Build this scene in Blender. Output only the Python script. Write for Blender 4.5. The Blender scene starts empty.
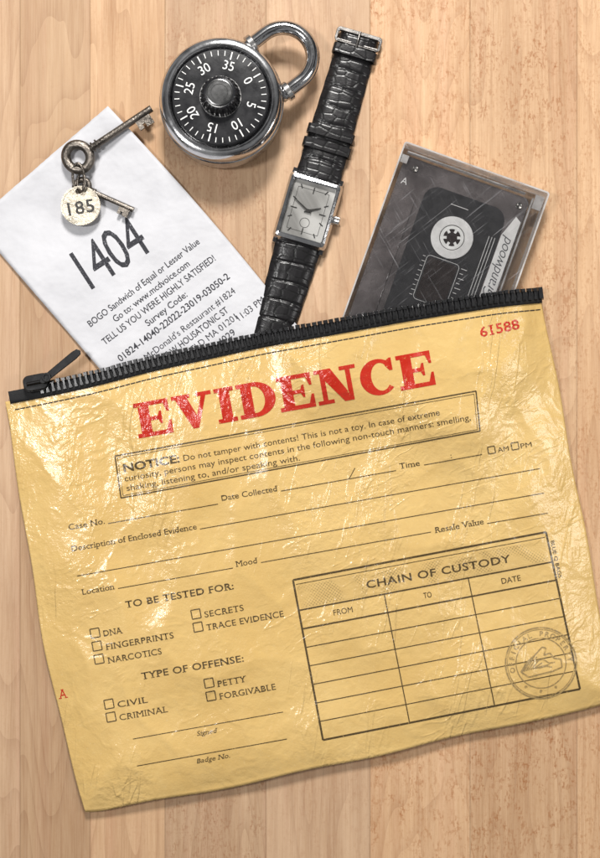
import bpy, bmesh, math, random
from mathutils import Vector, noise, Matrix
random.seed(3)
S = 0.00045          # metres per unit (one unit = 0.45 mm)
H = 1100.0           # camera height in units
sc = bpy.context.scene

def W(px, py, z=0.0):
    k = (H - z) / H
    return ((px - 300) * k, (429 - py) * k, z)

# ---------------------------------------------------------------- materials
class NT:
    def __init__(s, name):
        s.m = bpy.data.materials.new(name); s.m.use_nodes = True
        s.t = s.m.node_tree; s.t.nodes.clear()
        s.out = s.t.nodes.new('ShaderNodeOutputMaterial')
    def n(s, typ, **kw):
        nd = s.t.nodes.new(typ)
        for k, v in kw.items():
            if k.startswith('i_'):
                nd.inputs[k[2:].replace('_', ' ')].default_value = v
            else: setattr(nd, k, v)
        return nd
    def l(s, a, b): s.t.links.new(a, b)
    def coord(s, scale=(1, 1, 1), loc=(0, 0, 0), rot=0):
        tc = s.n('ShaderNodeTexCoord'); mp = s.n('ShaderNodeMapping')
        mp.inputs['Scale'].default_value = [c / S for c in scale]
        mp.inputs['Location'].default_value = loc
        mp.inputs['Rotation'].default_value = (0, 0, rot)
        if rot:
            m0 = s.n('ShaderNodeMapping'); m0.inputs['Rotation'].default_value = (0, 0, rot)
            mp.inputs['Rotation'].default_value = (0, 0, 0)
            s.l(tc.outputs['Object'], m0.inputs['Vector']); s.l(m0.outputs[0], mp.inputs['Vector'])
        else: s.l(tc.outputs['Object'], mp.inputs['Vector'])
        return mp.outputs[0]
    def noise(s, vec, scale=1.0, detail=2, rough=0.5, dist=0.0):
        nd = s.n('ShaderNodeTexNoise'); s.l(vec, nd.inputs['Vector'])
        nd.inputs['Scale'].default_value = scale; nd.inputs['Detail'].default_value = detail
        nd.inputs['Roughness'].default_value = rough; nd.inputs['Distortion'].default_value = dist
        return nd.outputs['Fac']
    def math(s, op, a, b=None, c=None):
        nd = s.n('ShaderNodeMath', operation=op)
        for i, v in enumerate((a, b, c)):
            if v is None: continue
            if isinstance(v, (int, float)): nd.inputs[i].default_value = v
            else: s.l(v, nd.inputs[i])
        return nd.outputs[0]
    def rng(s, v, a, b, c=0.0, d=1.0):
        nd = s.n('ShaderNodeMapRange'); s.l(v, nd.inputs[0])
        for i, x in enumerate((a, b, c, d)): nd.inputs[i + 1].default_value = x
        return nd.outputs[0]
    def mix(s, f, a, b, mode='MIX'):
        nd = s.n('ShaderNodeMix', data_type='RGBA', blend_type=mode)
        if isinstance(f, (int, float)): nd.inputs[0].default_value = f
        else: s.l(f, nd.inputs[0])
        for idx, v in ((6, a), (7, b)):
            if isinstance(v, tuple): nd.inputs[idx].default_value = (*v, 1) if len(v) == 3 else v
            else: s.l(v, nd.inputs[idx])
        return nd.outputs[2]
    def bump(s, h, strength=1.0):
        nd = s.n('ShaderNodeBump'); nd.inputs['Strength'].default_value = strength
        nd.inputs['Distance'].default_value = S
        s.l(h, nd.inputs['Height']); return nd.outputs[0]
    def bsdf(s, color, rough=0.5, metal=0.0, normal=None, spec=0.5, coat=0.0):
        b = s.n('ShaderNodeBsdfPrincipled')
        if isinstance(color, tuple): b.inputs['Base Color'].default_value = (*color, 1)
        else: s.l(color, b.inputs['Base Color'])
        if isinstance(rough, (int, float)): b.inputs['Roughness'].default_value = rough
        else: s.l(rough, b.inputs['Roughness'])
        b.inputs['Metallic'].default_value = metal
        b.inputs['Specular IOR Level'].default_value = spec
        b.inputs['Coat Weight'].default_value = coat
        if normal is not None: s.l(normal, b.inputs['Normal'])
        s.l(b.outputs[0], s.out.inputs[0]); return b

def simple(name, col, rough=0.5, metal=0.0, bumpscale=0.5, bumpamt=0.05, var=0.15, coat=0.0, spec=0.5):
    t = NT(name); v = t.coord()
    n = t.noise(v, bumpscale, 3, 0.6)
    n2 = t.noise(v, 0.08, 4, 0.6)
    c = t.mix(t.rng(n2, 0.3, 0.7), tuple(x * (1 - var) for x in col), tuple(min(1, x * (1 + var)) for x in col))
    r = t.rng(n2, 0.3, 0.7, rough * 0.8, min(1, rough * 1.25))
    t.bsdf(c, r, metal, t.bump(t.math('MULTIPLY', n, bumpamt)), spec, coat)
    return t.m

def pouch_height_nodes(t):
    v = t.coord()
    def ridge(scale, w, off, stretch=(1, 1, 1), rot=0, detail=3):
        vv = t.coord(stretch, (off, off * 0.7, 0), rot)
        n = t.noise(vv, scale, detail, 0.6, 0.2)
        a = t.math('ABSOLUTE', t.math('SUBTRACT', n, 0.5))
        nd = t.n('ShaderNodeMapRange', interpolation_type='SMOOTHSTEP'); t.l(a, nd.inputs[0])
        for i, x in enumerate((0, w, 1, 0)): nd.inputs[i + 1].default_value = x
        return nd.outputs[0]
    r1 = ridge(1 / 70, 0.05, 3.1)
    r3 = ridge(1 / 34, 0.05, 23.7, (1.8, 0.35, 1), 0.15, 2)
    r4 = ridge(1 / 26, 0.06, 41.7, (0.5, 1.4, 1), -0.5, 2)
    mask = t.rng(t.noise(t.coord((1.3, 0.6, 1), (5, 9, 0)), 1 / 80, 3), 0.50, 0.62)
    mask2 = t.rng(t.noise(t.coord((0.8, 1.1, 1), (15, 2, 0)), 1 / 60, 3), 0.52, 0.64)
    fine = t.noise(v, 1 / 2.0, 2, 0.6)
    med = t.noise(v, 1 / 6, 2, 0.6)
    lump = t.noise(v, 1 / 28, 2, 0.5)
    h = t.math('MULTIPLY', r1, 0.25)
    h = t.math('ADD', h, t.math('MULTIPLY', t.math('MULTIPLY', r3, mask), 0.60))
    h = t.math('ADD', h, t.math('MULTIPLY', t.math('MULTIPLY', r4, mask2), 0.30))
    h = t.math('ADD', h, t.math('MULTIPLY', fine, t.rng(mask, 0, 1, 0.20, 0.34)))
    h = t.math('ADD', h, t.math('MULTIPLY', med, t.rng(mask, 0, 1, 0.35, 0.95)))
    h = t.math('ADD', h, t.math('MULTIPLY', lump, 1.2))
    return h, mask

def pouch_mat(name, kind):
    t = NT(name)
    h, mask = pouch_height_nodes(t)
    v = t.coord()
    big = t.noise(v, 1 / 140, 4, 0.6)
    mott = t.noise(v, 1 / 12, 4, 0.65)
    base = t.mix(t.rng(big, 0.3, 0.7), (0.64, 0.425, 0.150), (0.73, 0.51, 0.205))
    base = t.mix(t.rng(mott, 0.35, 0.75, 0, 0.32), base, (0.57, 0.35, 0.105))
    sp = t.noise(t.coord((1, 1, 1), (70, 0, 0)), 1 / 2.4, 3, 0.7)
    speck = t.rng(sp, 0.62, 0.72)
    base = t.mix(t.math('MULTIPLY', speck, 0.25), base, (0.82, 0.68, 0.42))
    wear = t.noise(t.coord((1, 1, 1), (7, 33, 0)), 1 / 4.0, 5, 0.75)
    if kind == 'body': col = base
    elif kind == 'red':
        ink = t.mix(t.rng(mott, 0.3, 0.7), (0.44, 0.018, 0.008), (0.53, 0.030, 0.012))
        f = t.rng(wear, 0.62, 0.68, 1.0, 0.35)
        col = t.mix(f, base, ink)
    elif kind == 'dark':
        f = t.rng(wear, 0.60, 0.68, 0.94, 0.45)
        col = t.mix(f, base, (0.045, 0.030, 0.015))
    elif kind == 'grey':
        f = t.rng(wear, 0.50, 0.64, 0.62, 0.20)
        col = t.mix(f, base, (0.10, 0.085, 0.06))
    elif kind == 'tint':
        vo = t.n('ShaderNodeTexVoronoi', feature='F1'); vo.inputs['Randomness'].default_value = 0.0
        vo.inputs['Scale'].default_value = 1 / 2.4
        t.l(t.coord((1, 1, 1), (0, 0, 0), math.radians(34)), vo.inputs['Vector'])
        dots = t.rng(vo.outputs['Distance'], 0.25, 0.40, 0.55, 0.08)
        col = t.mix(dots, base, (0.16, 0.11, 0.05))
    t.bsdf(col, t.rng(mott, 0.3, 0.7, 0.16, 0.28), 0.0, t.bump(h, 1.0), 0.62, 0.0)
    return t.m

M = {}
M['pouch'] = pouch_mat('yellow_laminated_pouch', 'body')
M['red'] = pouch_mat('red_ink', 'red')
M['dark'] = pouch_mat('dark_ink', 'dark')
M['grey'] = pouch_mat('stamp_ink', 'grey')
M['tint'] = pouch_mat('halftone_ink', 'tint')
M['black_plastic'] = simple('black_zipper_plastic', (0.010, 0.010, 0.011), 0.30)
M['black_paint'] = simple('black_painted_metal', (0.008, 0.008, 0.009), 0.5, 0, 0.3, 0.4, 0.3, 0, 0.25)
M['tape_cloth'] = simple('black_woven_tape', (0.012, 0.012, 0.013), 0.8, 0, 0.7, 0.4)
M['thread'] = simple('black_thread', (0.02, 0.016, 0.012), 0.7)
M['chrome'] = simple('polished_steel', (0.58, 0.58, 0.59), 0.13, 1.0, 0.12, 0.10, 0.10)
M['brushed'] = simple('satin_steel', (0.55, 0.54, 0.53), 0.25, 1.0, 0.6, 0.08, 0.06)
M['bucklemetal'] = simple('dark_polished_buckle', (0.20, 0.19, 0.18), 0.30, 1.0, 0.6, 0.1, 0.3)
M['gunmetal'] = simple('worn_dark_steel', (0.17, 0.15, 0.13), 0.33, 0.95, 0.35, 0.6, 0.45)
M['tagmetal'] = simple('worn_nickel_tag', (0.52, 0.47, 0.38), 0.36, 0.85, 0.25, 0.5, 0.35)
M['dialblack'] = simple('black_enamel', (0.010, 0.010, 0.012), 0.28, 0, 0.6, 0.05)
M['white'] = simple('white_paint', (0.80, 0.80, 0.78), 0.5)
M['engrave'] = simple('dark_engraving', (0.03, 0.028, 0.025), 0.6)
M['panel'] = simple('black_label_print', (0.012, 0.011, 0.013), 0.4)
M['label'] = simple('white_paper_label', (0.74, 0.73, 0.72), 0.6)
M['inkpen'] = simple('pen_ink', (0.04, 0.04, 0.05), 0.5)
M['tapebrown'] = simple('brown_magnetic_tape', (0.025, 0.017, 0.015), 0.25)
M['tapepack'] = simple('wound_brown_tape', (0.06, 0.045, 0.04), 0.3, 0, 0.8, 0.2)

def receipt_mats():
    t = NT('thermal_paper'); v = t.coord()
    n = t.noise(v, 1 / 40, 3); f = t.noise(v, 1 / 3, 3, 0.6)
    col = t.mix(t.rng(n, 0.3, 0.7), (0.56, 0.56, 0.585), (0.63, 0.63, 0.655))
    t.bsdf(col, 0.55, 0, t.bump(t.math('ADD', t.math('MULTIPLY', f, 0.12), t.math('MULTIPLY', n, 4.0))), 0.3)
    M['paper'] = t.m
    t = NT('thermal_print'); f = t.noise(t.coord(), 1 / 1.6, 2, 0.7)
    col = t.mix(t.rng(f, 0.58, 0.70), (0.025, 0.025, 0.032), (0.20, 0.20, 0.22))
    t.bsdf(col, 0.6, 0, None, 0.3); M['print'] = t.m
receipt_mats()

def leather():
    t = NT('black_croc_leather')
    vo = t.n('ShaderNodeTexVoronoi', feature='DISTANCE_TO_EDGE')
    t.l(t.coord((1, 1.6, 0.3), (0, 0, 0), math.radians(16.6)), vo.inputs['Vector']); vo.inputs['Scale'].default_value = 1 / 13
    vo.inputs['Randomness'].default_value = 0.45
    g = t.rng(vo.outputs['Distance'], 0.0, 0.14, 0, 1)
    f = t.noise(t.coord(), 1 / 2, 3)
    h = t.math('ADD', t.math('MULTIPLY', g, 0.15), t.math('MULTIPLY', f, 0.10))
    col = t.mix(g, (0.006, 0.006, 0.006), (0.012, 0.011, 0.012))
    t.bsdf(col, 0.29, 0, t.bump(h), 0.40); M['leather'] = t.m
leather()

def clear():
    t = NT('clear_polystyrene'); v = t.coord()
    fr = t.n('ShaderNodeFresnel'); fr.inputs['IOR'].default_value = 1.5
    tr = t.n('ShaderNodeBsdfTransparent'); tr.inputs[0].default_value = (0.985, 0.985, 0.985, 1)
    gl = t.n('ShaderNodeBsdfGlossy'); gl.inputs['Roughness'].default_value = 0.05
    sc1 = t.noise(t.coord((0.6, 0.012, 1), (0, 0, 0), 0.9), 1.0, 3, 0.7)
    sc2 = t.noise(t.coord((0.6, 0.012, 1), (9, 0, 0), -0.5), 1.0, 3, 0.7)
    s1 = t.math('MAXIMUM', t.rng(sc1, 0.64, 0.72), t.rng(sc2, 0.66, 0.73))
    df = t.n('ShaderNodeBsdfDiffuse'); df.inputs[0].default_value = (0.7, 0.7, 0.72, 1)
    m1 = t.n('ShaderNodeMixShader'); t.l(fr.outputs[0], m1.inputs[0]); t.l(tr.outputs[0], m1.inputs[1]); t.l(gl.outputs[0], m1.inputs[2])
    m2 = t.n('ShaderNodeMixShader'); t.l(t.math('ADD', t.math('MULTIPLY', s1, 0.24), 0.010), m2.inputs[0])
    t.l(m1.outputs[0], m2.inputs[1]); t.l(df.outputs[0], m2.inputs[2]); t.l(m2.outputs[0], t.out.inputs[0])
    M['clear'] = t.m
    t = NT('smoky_translucent_plastic'); v = t.coord()
    n = t.noise(v, 1 / 30, 4, 0.6)
    nb = t.bump(t.math('MULTIPLY', t.noise(v, 1 / 16, 3, 0.6), 1.6))
    fr = t.n('ShaderNodeFresnel'); fr.inputs['IOR'].default_value = 1.5; t.l(nb, fr.inputs['Normal'])
    tr = t.n('ShaderNodeBsdfTransparent'); tr.inputs[0].default_value = (0.68, 0.62, 0.60, 1)
    gl = t.n('ShaderNodeBsdfGlossy'); gl.inputs['Roughness'].default_value = 0.16; t.l(nb, gl.inputs['Normal'])
    df = t.n('ShaderNodeBsdfDiffuse'); t.l(t.mix(t.rng(n, .35, .65), (0.15, 0.13, 0.13), (0.36, 0.32, 0.32)), df.inputs[0])
    m0 = t.n('ShaderNodeMixShader'); m0.inputs[0].default_value = 0.45; t.l(tr.outputs[0], m0.inputs[1]); t.l(df.outputs[0], m0.inputs[2])
    m1 = t.n('ShaderNodeMixShader'); t.l(t.math('MULTIPLY', fr.outputs[0], 1.8), m1.inputs[0]); t.l(m0.outputs[0], m1.inputs[1]); t.l(gl.outputs[0], m1.inputs[2])
    t.l(m1.outputs[0], t.out.inputs[0]); M['smoke'] = t.m
    t = NT('clear_plastic_edge')
    tr = t.n('ShaderNodeBsdfTransparent'); tr.inputs[0].default_value = (0.95, 0.94, 0.93, 1)
    gl = t.n('ShaderNodeBsdfGlossy'); gl.inputs['Roughness'].default_value = 0.12
    gl.inputs[0].default_value = (0.9, 0.9, 0.92, 1)
    df = t.n('ShaderNodeBsdfDiffuse'); df.inputs[0].default_value = (0.85, 0.82, 0.80, 1)
    a = t.n('ShaderNodeMixShader'); a.inputs[0].default_value = 0.3; t.l(df.outputs[0], a.inputs[1]); t.l(gl.outputs[0], a.inputs[2])
    b = t.n('ShaderNodeMixShader'); t.l(t.rng(t.noise(t.coord(), 1 / 20, 3), 0.3, 0.7, 0.20, 0.80), b.inputs[0]); t.l(tr.outputs[0], b.inputs[1]); t.l(a.outputs[0], b.inputs[2])
    t.l(b.outputs[0], t.out.inputs[0]); M['edge'] = t.m
    t = NT('watch_crystal')
    fr = t.n('ShaderNodeFresnel'); fr.inputs['IOR'].default_value = 1.45
    tr = t.n('ShaderNodeBsdfTransparent'); gl = t.n('ShaderNodeBsdfGlossy'); gl.inputs['Roughness'].default_value = 0.03
    m1 = t.n('ShaderNodeMixShader'); t.l(fr.outputs[0], m1.inputs[0]); t.l(tr.outputs[0], m1.inputs[1]); t.l(gl.outputs[0], m1.inputs[2])
    t.l(m1.outputs[0], t.out.inputs[0]); M['crystal'] = t.m
clear()

def watchdial():
    t = NT('silver_sunray_dial')
    n = t.noise(t.coord((0.35, 0.012, 1), (0, 0, 0), math.radians(-30)), 1.0, 3, 0.6)
    b = t.noise(t.coord((1 / 22, 1 / 60, 1), (4, 0, 0), math.radians(-40)), 1.0, 1, 0.5)
    col = t.mix(n, (0.26, 0.255, 0.24), (0.42, 0.41, 0.39))
    col = t.mix(t.rng(b, 0.4, 0.62), col, (0.72, 0.71, 0.68))
    t.bsdf(col, 0.38, 0.55); M['wdial'] = t.m
watchdial()

def wood():
    t = NT('maple_butcher_block')
    tc = t.n('ShaderNodeTexCoord'); sx = t.n('ShaderNodeSeparateXYZ'); t.l(tc.outputs['Object'], sx.inputs[0])
    xpx = t.math('ADD', t.math('DIVIDE', sx.outputs[0], S), 300.0)
    bounds = [-420, -300, -190, -80, 20, 90, 165, 266, 370, 470, 577, 690, 800, 900]
    tones = [.5, .4, .6, .45, .60, .30, .72, .36, .62, .95, .66, .88, .5, .6, .5]
    flk = [.3, .3, .3, .3, .15, .1, .2, .8, .3, .9, 1.0, .7, .4, .4, .4]
    idx = None; joint = None
    for b in bounds:
        g = t.math('GREATER_THAN', xpx, float(b))
        idx = g if idx is None else t.math('ADD', idx, g)
        d = t.math('ABSOLUTE', t.math('SUBTRACT', xpx, float(b)))
        joint = d if joint is None else t.math('MINIMUM', joint, d)
    def table(vals):
        r = t.n('ShaderNodeValToRGB'); r.color_ramp.interpolation = 'CONSTANT'
        e = r.color_ramp.elements
        while len(e) < len(vals): e.new(0.5)
        for i, v in enumerate(vals): e[i].position = i / len(vals); e[i].color = (v, v, v, 1)
        t.l(t.math('DIVIDE', t.math('ADD', idx, 0.5), float(len(vals))), r.inputs[0]); return r.outputs[0]
    tone_ = table(tones); flkt = table(flk)
    wn = t.n('ShaderNodeTexWhiteNoise', noise_dimensions='1D'); t.l(t.math('ADD', idx, 0.37), wn.inputs['W'])
    rnd = wn.outputs['Value']
    jl = t.rng(joint, 0.0, 1.0, 1.0, 0.0)
    def vec(sxx, syy, rot=0.0):
        mp = t.coord((sxx, syy, 1), (0, 0, 0), rot)
        c = t.n('ShaderNodeCombineXYZ')
        t.l(t.math('MULTIPLY', rnd, 31.0), c.inputs[1]); t.l(t.math('MULTIPLY', rnd, 57.0), c.inputs[2])
        a = t.n('ShaderNodeVectorMath', operation='ADD'); t.l(mp, a.inputs[0]); t.l(c.outputs[0], a.inputs[1])
        return a.outputs[0]
    broad = t.noise(vec(1 / 30, 1 / 420), 1.0, 3, 0.55, 0.8)
    grain = t.noise(vec(1 / 5, 1 / 240), 1.0, 4, 0.7, 0.4)
    fib = t.noise(vec(1 / 1.2, 1 / 40), 1.0, 3, 0.7)
    cloud = t.noise(vec(1 / 90, 1 / 150), 1.0, 3, 0.5)
    pink = t.noise(vec(1 / 18, 1 / 500), 1.0, 2, 0.5, 0.4)
    rb = t.noise(vec(1 / 85, 1 / 620), 1.0, 2, 0.45, 0.3)
    fr = t.math('FRACT', t.math('MULTIPLY', rb, 17.0))
    rings = t.rng(fr, 0.35, 1.0, 0.0, 1.0); rings = t.math('MULTIPLY', t.math('POWER', rings, 2.5), t.rng(grain, .3, .7, .5, 1))
    fl = t.noise(vec(1 / 1.9, 1 / 5.5), 1.0, 2, 0.55)
    fl2 = t.noise(vec(1 / 4.5, 1 / 2.2), 1.0, 2, 0.55)
    flm = t.rng(t.noise(vec(1 / 22, 1 / 40), 1.0, 3, 0.6, 1.5), 0.42, 0.58, 0.15, 1)
    fleck = t.math('MULTIPLY', t.math('MULTIPLY', t.math('ADD', t.rng(fl, 0.52, 0.60), t.rng(fl2, 0.56, 0.66, 0, 0.6)), flm), flkt)
    c = t.mix(t.rng(broad, 0.3, 0.7), (0.43, 0.255, 0.138), (0.60, 0.395, 0.236))
    c = t.mix(t.rng(pink, 0.52, 0.70, 0.0, 0.50), c, (0.52, 0.29, 0.18))
    c = t.mix(t.rng(grain, 0.38, 0.72, 0.0, 0.70), c, (0.36, 0.195, 0.100))
    c = t.mix(t.math('MULTIPLY', rings, 0.65), c, (0.30, 0.150, 0.073))
    c = t.mix(t.rng(fib, 0.35, 0.75, 0.0, 0.36), c, (0.67, 0.485, 0.32))
    c = t.mix(t.math('MULTIPLY', fleck, 0.68), c, (0.33, 0.150, 0.065))
    c = t.mix(t.rng(cloud, 0.35, 0.7, 0.0, 0.22), c, (0.65, 0.455, 0.29))
    hs = t.n('ShaderNodeHueSaturation'); t.l(c, hs.inputs['Color']); t.l(t.rng(tone_, 0, 1, 0.76, 1.22), hs.inputs['Value'])
    t.l(t.rng(rnd, 0, 1, 1.06, 0.92), hs.inputs['Saturation'])
    c = t.mix(t.math('MULTIPLY', jl, 0.42), hs.outputs[0], (0.20, 0.11, 0.055))
    h = t.math('SUBTRACT', t.math('MULTIPLY', fib, 0.18), t.math('MULTIPLY', jl, 0.3))
    t.bsdf(c, t.rng(grain, 0.3, 0.7, 0.45, 0.58), 0, t.bump(h), 0.3)
    M['wood'] = t.m
wood()

# ---------------------------------------------------------------- object helpers
coll = sc.collection
def thing(name, base, label, category):
    e = bpy.data.objects.new(name, None); e.empty_display_size = 0.01
    e.location = Vector(base) * S; coll.objects.link(e)
    e['label'] = label; e['category'] = category
    return e
def mk(name, verts, faces, mat, parent=None, smooth=False, label=None, bevel=0.0, autos=None, sheet=False):
    me = bpy.data.meshes.new(name)
    me.from_pydata([(x * S, y * S, z * S) for x, y, z in verts], [], faces)
    me.update()
    bm = bmesh.new(); bm.from_mesh(me)
    if sheet:
        for q in bm.faces:
            q.normal_update()
            if q.normal.z < 0: q.normal_flip()
    else: bmesh.ops.recalc_face_normals(bm, faces=bm.faces)
    bm.to_mesh(me); bm.free()
    if smooth: me.polygons.foreach_set('use_smooth', [True] * len(me.polygons))
    me.materials.append(mat)
    o = bpy.data.objects.new(name, me); coll.objects.link(o)
    if parent:
        o.parent = parent
        off = Vector((0, 0, 0)); p = parent
        while p: off += p.location; p = p.parent
        o.location = -off
    if label: o['label'] = label
    if bevel:
        b = o.modifiers.new('bevel', 'BEVEL'); b.width = bevel * S; b.segments = 2; b.limit_method = 'ANGLE'; b.angle_limit = 0.6
    if autos is not None:
        try: me.set_sharp_from_angle(angle=math.radians(autos))
        except Exception: pass
    return o

class G:
    def __init__(s): s.v = []; s.f = []
    def add(s, v, f):
        o = len(s.v); s.v += list(v); s.f += [tuple(i + o for i in q) for q in f]; return s
    def box(s, x0, x1, y0, y1, z0, z1, taper=0.0):
        t = taper
        s.add([(x0, y0, z0), (x1, y0, z0), (x1, y1, z0), (x0, y1, z0), (x0 + t, y0 + t, z1), (x1 - t, y0 + t, z1), (x1 - t, y1 - t, z1), (x0 + t, y1 - t, z1)],
              [(0, 3, 2, 1), (4, 5, 6, 7), (0, 1, 5, 4), (1, 2, 6, 5), (2, 3, 7, 6), (3, 0, 4, 7)]); return s
    def lathe(s, prof, n=64, cx=0, cy=0, rmod=None):
        v = []; f = []
        for (r, z) in prof:
            for i in range(n):
                a = 2 * math.pi * i / n; rr = r * (rmod(i, r, z) if rmod else 1)
                v.append((cx + rr * math.cos(a), cy + rr * math.sin(a), z))
        for j in range(len(prof) - 1):
            for i in range(n):
                k = (i + 1) % n; f.append((j * n + i, j * n + k, (j + 1) * n + k, (j + 1) * n + i))
        f.append(tuple(range(n - 1, -1, -1))); f.append(tuple(range((len(prof) - 1) * n, len(prof) * n)))
        s.add(v, f); return s
    def tube(s, pts, r, n=12, closed=False, flat=1.0):
        pts = [Vector(p) for p in pts]; v = []; m = len(pts)
        for i, p in enumerate(pts):
            a = pts[(i - 1) % m] if (closed or i > 0) else p
            b = pts[(i + 1) % m] if (closed or i < m - 1) else p
            t = (b - a).normalized(); up = Vector((0, 0, 1))
            if abs(t.z) > 0.95: up = Vector((0, 1, 0))
            sd = t.cross(up).normalized(); up = sd.cross(t).normalized()
            for k in range(n):
                an = 2 * math.pi * k / n
                q = p + sd * (math.cos(an) * r) + up * (math.sin(an) * r * flat); v.append(tuple(q))
        f = []
        for i in range(m if closed else m - 1):
            j = (i + 1) % m
            for k in range(n):
                l = (k + 1) % n; f.append((i * n + k, i * n + l, j * n + l, j * n + k))
        if not closed: f.append(tuple(range(n - 1, -1, -1))); f.append(tuple((m - 1) * n + k for k in range(n)))
        s.add(v, f); return s
    def prism(s, poly, z0, z1):
        n = len(poly)
        v = [(x, y, z0) for x, y in poly] + [(x, y, z1) for x, y in poly]
        f = [tuple(range(n - 1, -1, -1)), tuple(range(n, 2 * n))] + [(i, (i + 1) % n, n + (i + 1) % n, n + i) for i in range(n)]
        s.add(v, f); return s
    def ringprism(s, outer, inner, z0, z1, zi1=None):
        n = len(outer); zi1 = z1 if zi1 is None else zi1
        v = [(x, y, z0) for x, y in outer] + [(x, y, z1) for x, y in outer] + [(x, y, z0) for x, y in inner] + [(x, y, zi1) for x, y in inner]
        f = []
        for i in range(n):
            j = (i + 1) % n
            f += [(i, j, n + j, n + i), (n + i, n + j, 3 * n + j, 3 * n + i), (3 * n + i, 3 * n + j, 2 * n + j, 2 * n + i), (2 * n + i, 2 * n + j, j, i)]
        s.add(v, f); return s
    def xf(s, ang=0.0, ox=0.0, oy=0.0, oz=0.0):
        c, d = math.cos(ang), math.sin(ang)
        s.v = [(x * c - y * d + ox, x * d + y * c + oy, z + oz) for x, y, z in s.v]; return s

def rrect(w, h, r, n=6):
    o = []
    for cx, cy, a0 in ((w / 2 - r, h / 2 - r, 0), (-w / 2 + r, h / 2 - r, 90), (-w / 2 + r, -h / 2 + r, 180), (w / 2 - r, -h / 2 + r, 270)):
        for i in range(n + 1):
            a = math.radians(a0 + 90 * i / n); o.append((cx + r * math.cos(a), cy + r * math.sin(a)))
    return o
def circ(r, n=40, cx=0, cy=0): return [(cx + r * math.cos(2 * math.pi * i / n), cy + r * math.sin(2 * math.pi * i / n)) for i in range(n)]

# ---------------------------------------------------------------- lettering
_tc = bpy.data.curves.new('tmp_font', 'FONT'); _to = bpy.data.objects.new('tmp_font', _tc); coll.objects.link(_to)
_cache = {}
def glyphs(s, bold=0.0, spacing=1.0, serif=False):
    if 'M' in s: bold = 0.0
    key = (s, bold, spacing, serif)
    if key in _cache: return _cache[key]
    _tc.body = s; _tc.size = 1.0; _tc.offset = bold; _tc.resolution_u = 3; _tc.space_character = spacing
    me = bpy.data.meshes.new_from_object(_to)
    v = [(p.co.x, p.co.y) for p in me.vertices]; f = [tuple(p.vertices) for p in me.polygons]
    z = [0.0] * len(v)
    if serif:
        cnt = {}
        for q in f:
            for i in range(len(q)):
                e = tuple(sorted((q[i], q[(i + 1) % len(q)]))); cnt[e] = cnt.get(e, 0) + 1
        rows = {}
        for (a, b), c in cnt.items():
            if c != 1: continue
            (x0, y0), (x1, y1) = v[a], v[b]
            if abs(y0 - y1) > 2e-3 or not (0.04 < abs(x1 - x0) < 0.17): continue
            if 0.1 < y0 < 0.4: continue
            rows.setdefault(round(y0, 2), []).append((min(x0, x1), max(x0, x1), y0))
        for y_, es in rows.items():
            es.sort()
            for i, (a, b, y0) in enumerate(es):
                gl = a - es[i - 1][1] if i > 0 else 9; gr = es[i + 1][0] - b if i < len(es) - 1 else 9
                lo = a - min(0.085, gl * 0.36); hi = b + min(0.085, gr * 0.36)
                if gl < 0.16 or gr < 0.16: continue
                ya, yb = (y0, y0 + 0.06) if y0 < 0.1 else (y0 - 0.06, y0)
                o = len(v); v += [(lo, ya), (hi, ya), (hi, yb), (lo, yb)]; z += [0.08] * 4; f.append((o, o + 1, o + 2, o + 3))
    bpy.data.meshes.remove(me)
    _cache[key] = (v, f, z); return _cache[key]
_v, _, _ = glyphs('H'); CAP = max(p[1] for p in _v)

def clar(word):
    def R(x0, x1, y0, y1): return [(x0, y0), (x1, y0), (x1, y1), (x0, y1)]
    def arc(cx, cy, rxo, ryo, cxi, rxi, ryi, a0, a1, n=22):
        o = []
        for i in range(n):
            t0 = math.radians(a0 + (a1 - a0) * i / n); t1 = math.radians(a0 + (a1 - a0) * (i + 1) / n)
            o.append([(cx + rxo * math.cos(t0), cy + ryo * math.sin(t0)), (cx + rxo * math.cos(t1), cy + ryo * math.sin(t1)),
                      (cxi + rxi * math.cos(t1), cy + ryi * math.sin(t1)), (cxi + rxi * math.cos(t0), cy + ryi * math.sin(t0))])
        return o
    L = {
        'E': (.88, [[R(.10, .37, 0, 1)], [R(0, .82, .88, 1), R(0, .86, 0, .12), R(.3, .62, .445, .555)],
                    [[(.70, 1.0), (.80, .64), (.86, .64), (.86, 1)], [(.70, 0), (.88, 0), (.88, .38), (.82, .38)], [(.54, .5), (.61, .32), (.66, .32), (.66, .68), (.61, .68)]]]),
        'V': (1.0, [[R(0, .46, .89, 1), R(.62, 1.0, .89, 1)], [[(.07, .95), (.37, .95), (.62, .22), (.57, 0), (.43, 0)]], [[(.76, .95), (.88, .95), (.57, 0), (.49, 0), (.52, .2)]]]),
        'I': (.48, [[R(.105, .375, 0, 1)], [R(0, .48, .88, 1), R(0, .48, 0, .12)]]),
        'D': (.94, [[R(.10, .37, 0, 1)], [R(0, .45, .88, 1), R(0, .45, 0, .12)], arc(.42, .5, .52, .5, .42, .25, .38, -90, 90)]),
        'N': (1.04, [[R(.13, .25, 0, 1), R(.78, .90, 0, 1)], [R(0, .36, .89, 1), R(0, .40, 0, .11), R(.64, 1.04, .89, 1)], [[(.13, 1), (.42, 1), (.90, 0), (.66, 0), (.13, .86)]]]),
        'C': (.88, [arc(.46, .5, .46, .52, .52, .24, .40, 52, 318, 34), [[(.66, .80), (.76, .64), (.84, .64), (.84, 1.0), (.78, 1.0), (.70, .93)]]]),
    }
    v = []; f = []; z = []; x = 0
    for ch in word:
        w, layers = L[ch]
        for li, polys in enumerate(layers):
            for p in polys:
                o = len(v); v += [(x + a, b) for a, b in p]; z += [0.06 * li] * len(p); f.append(tuple(range(o, o + len(p))))
        x += w + .075
    return v, f, z

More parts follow.
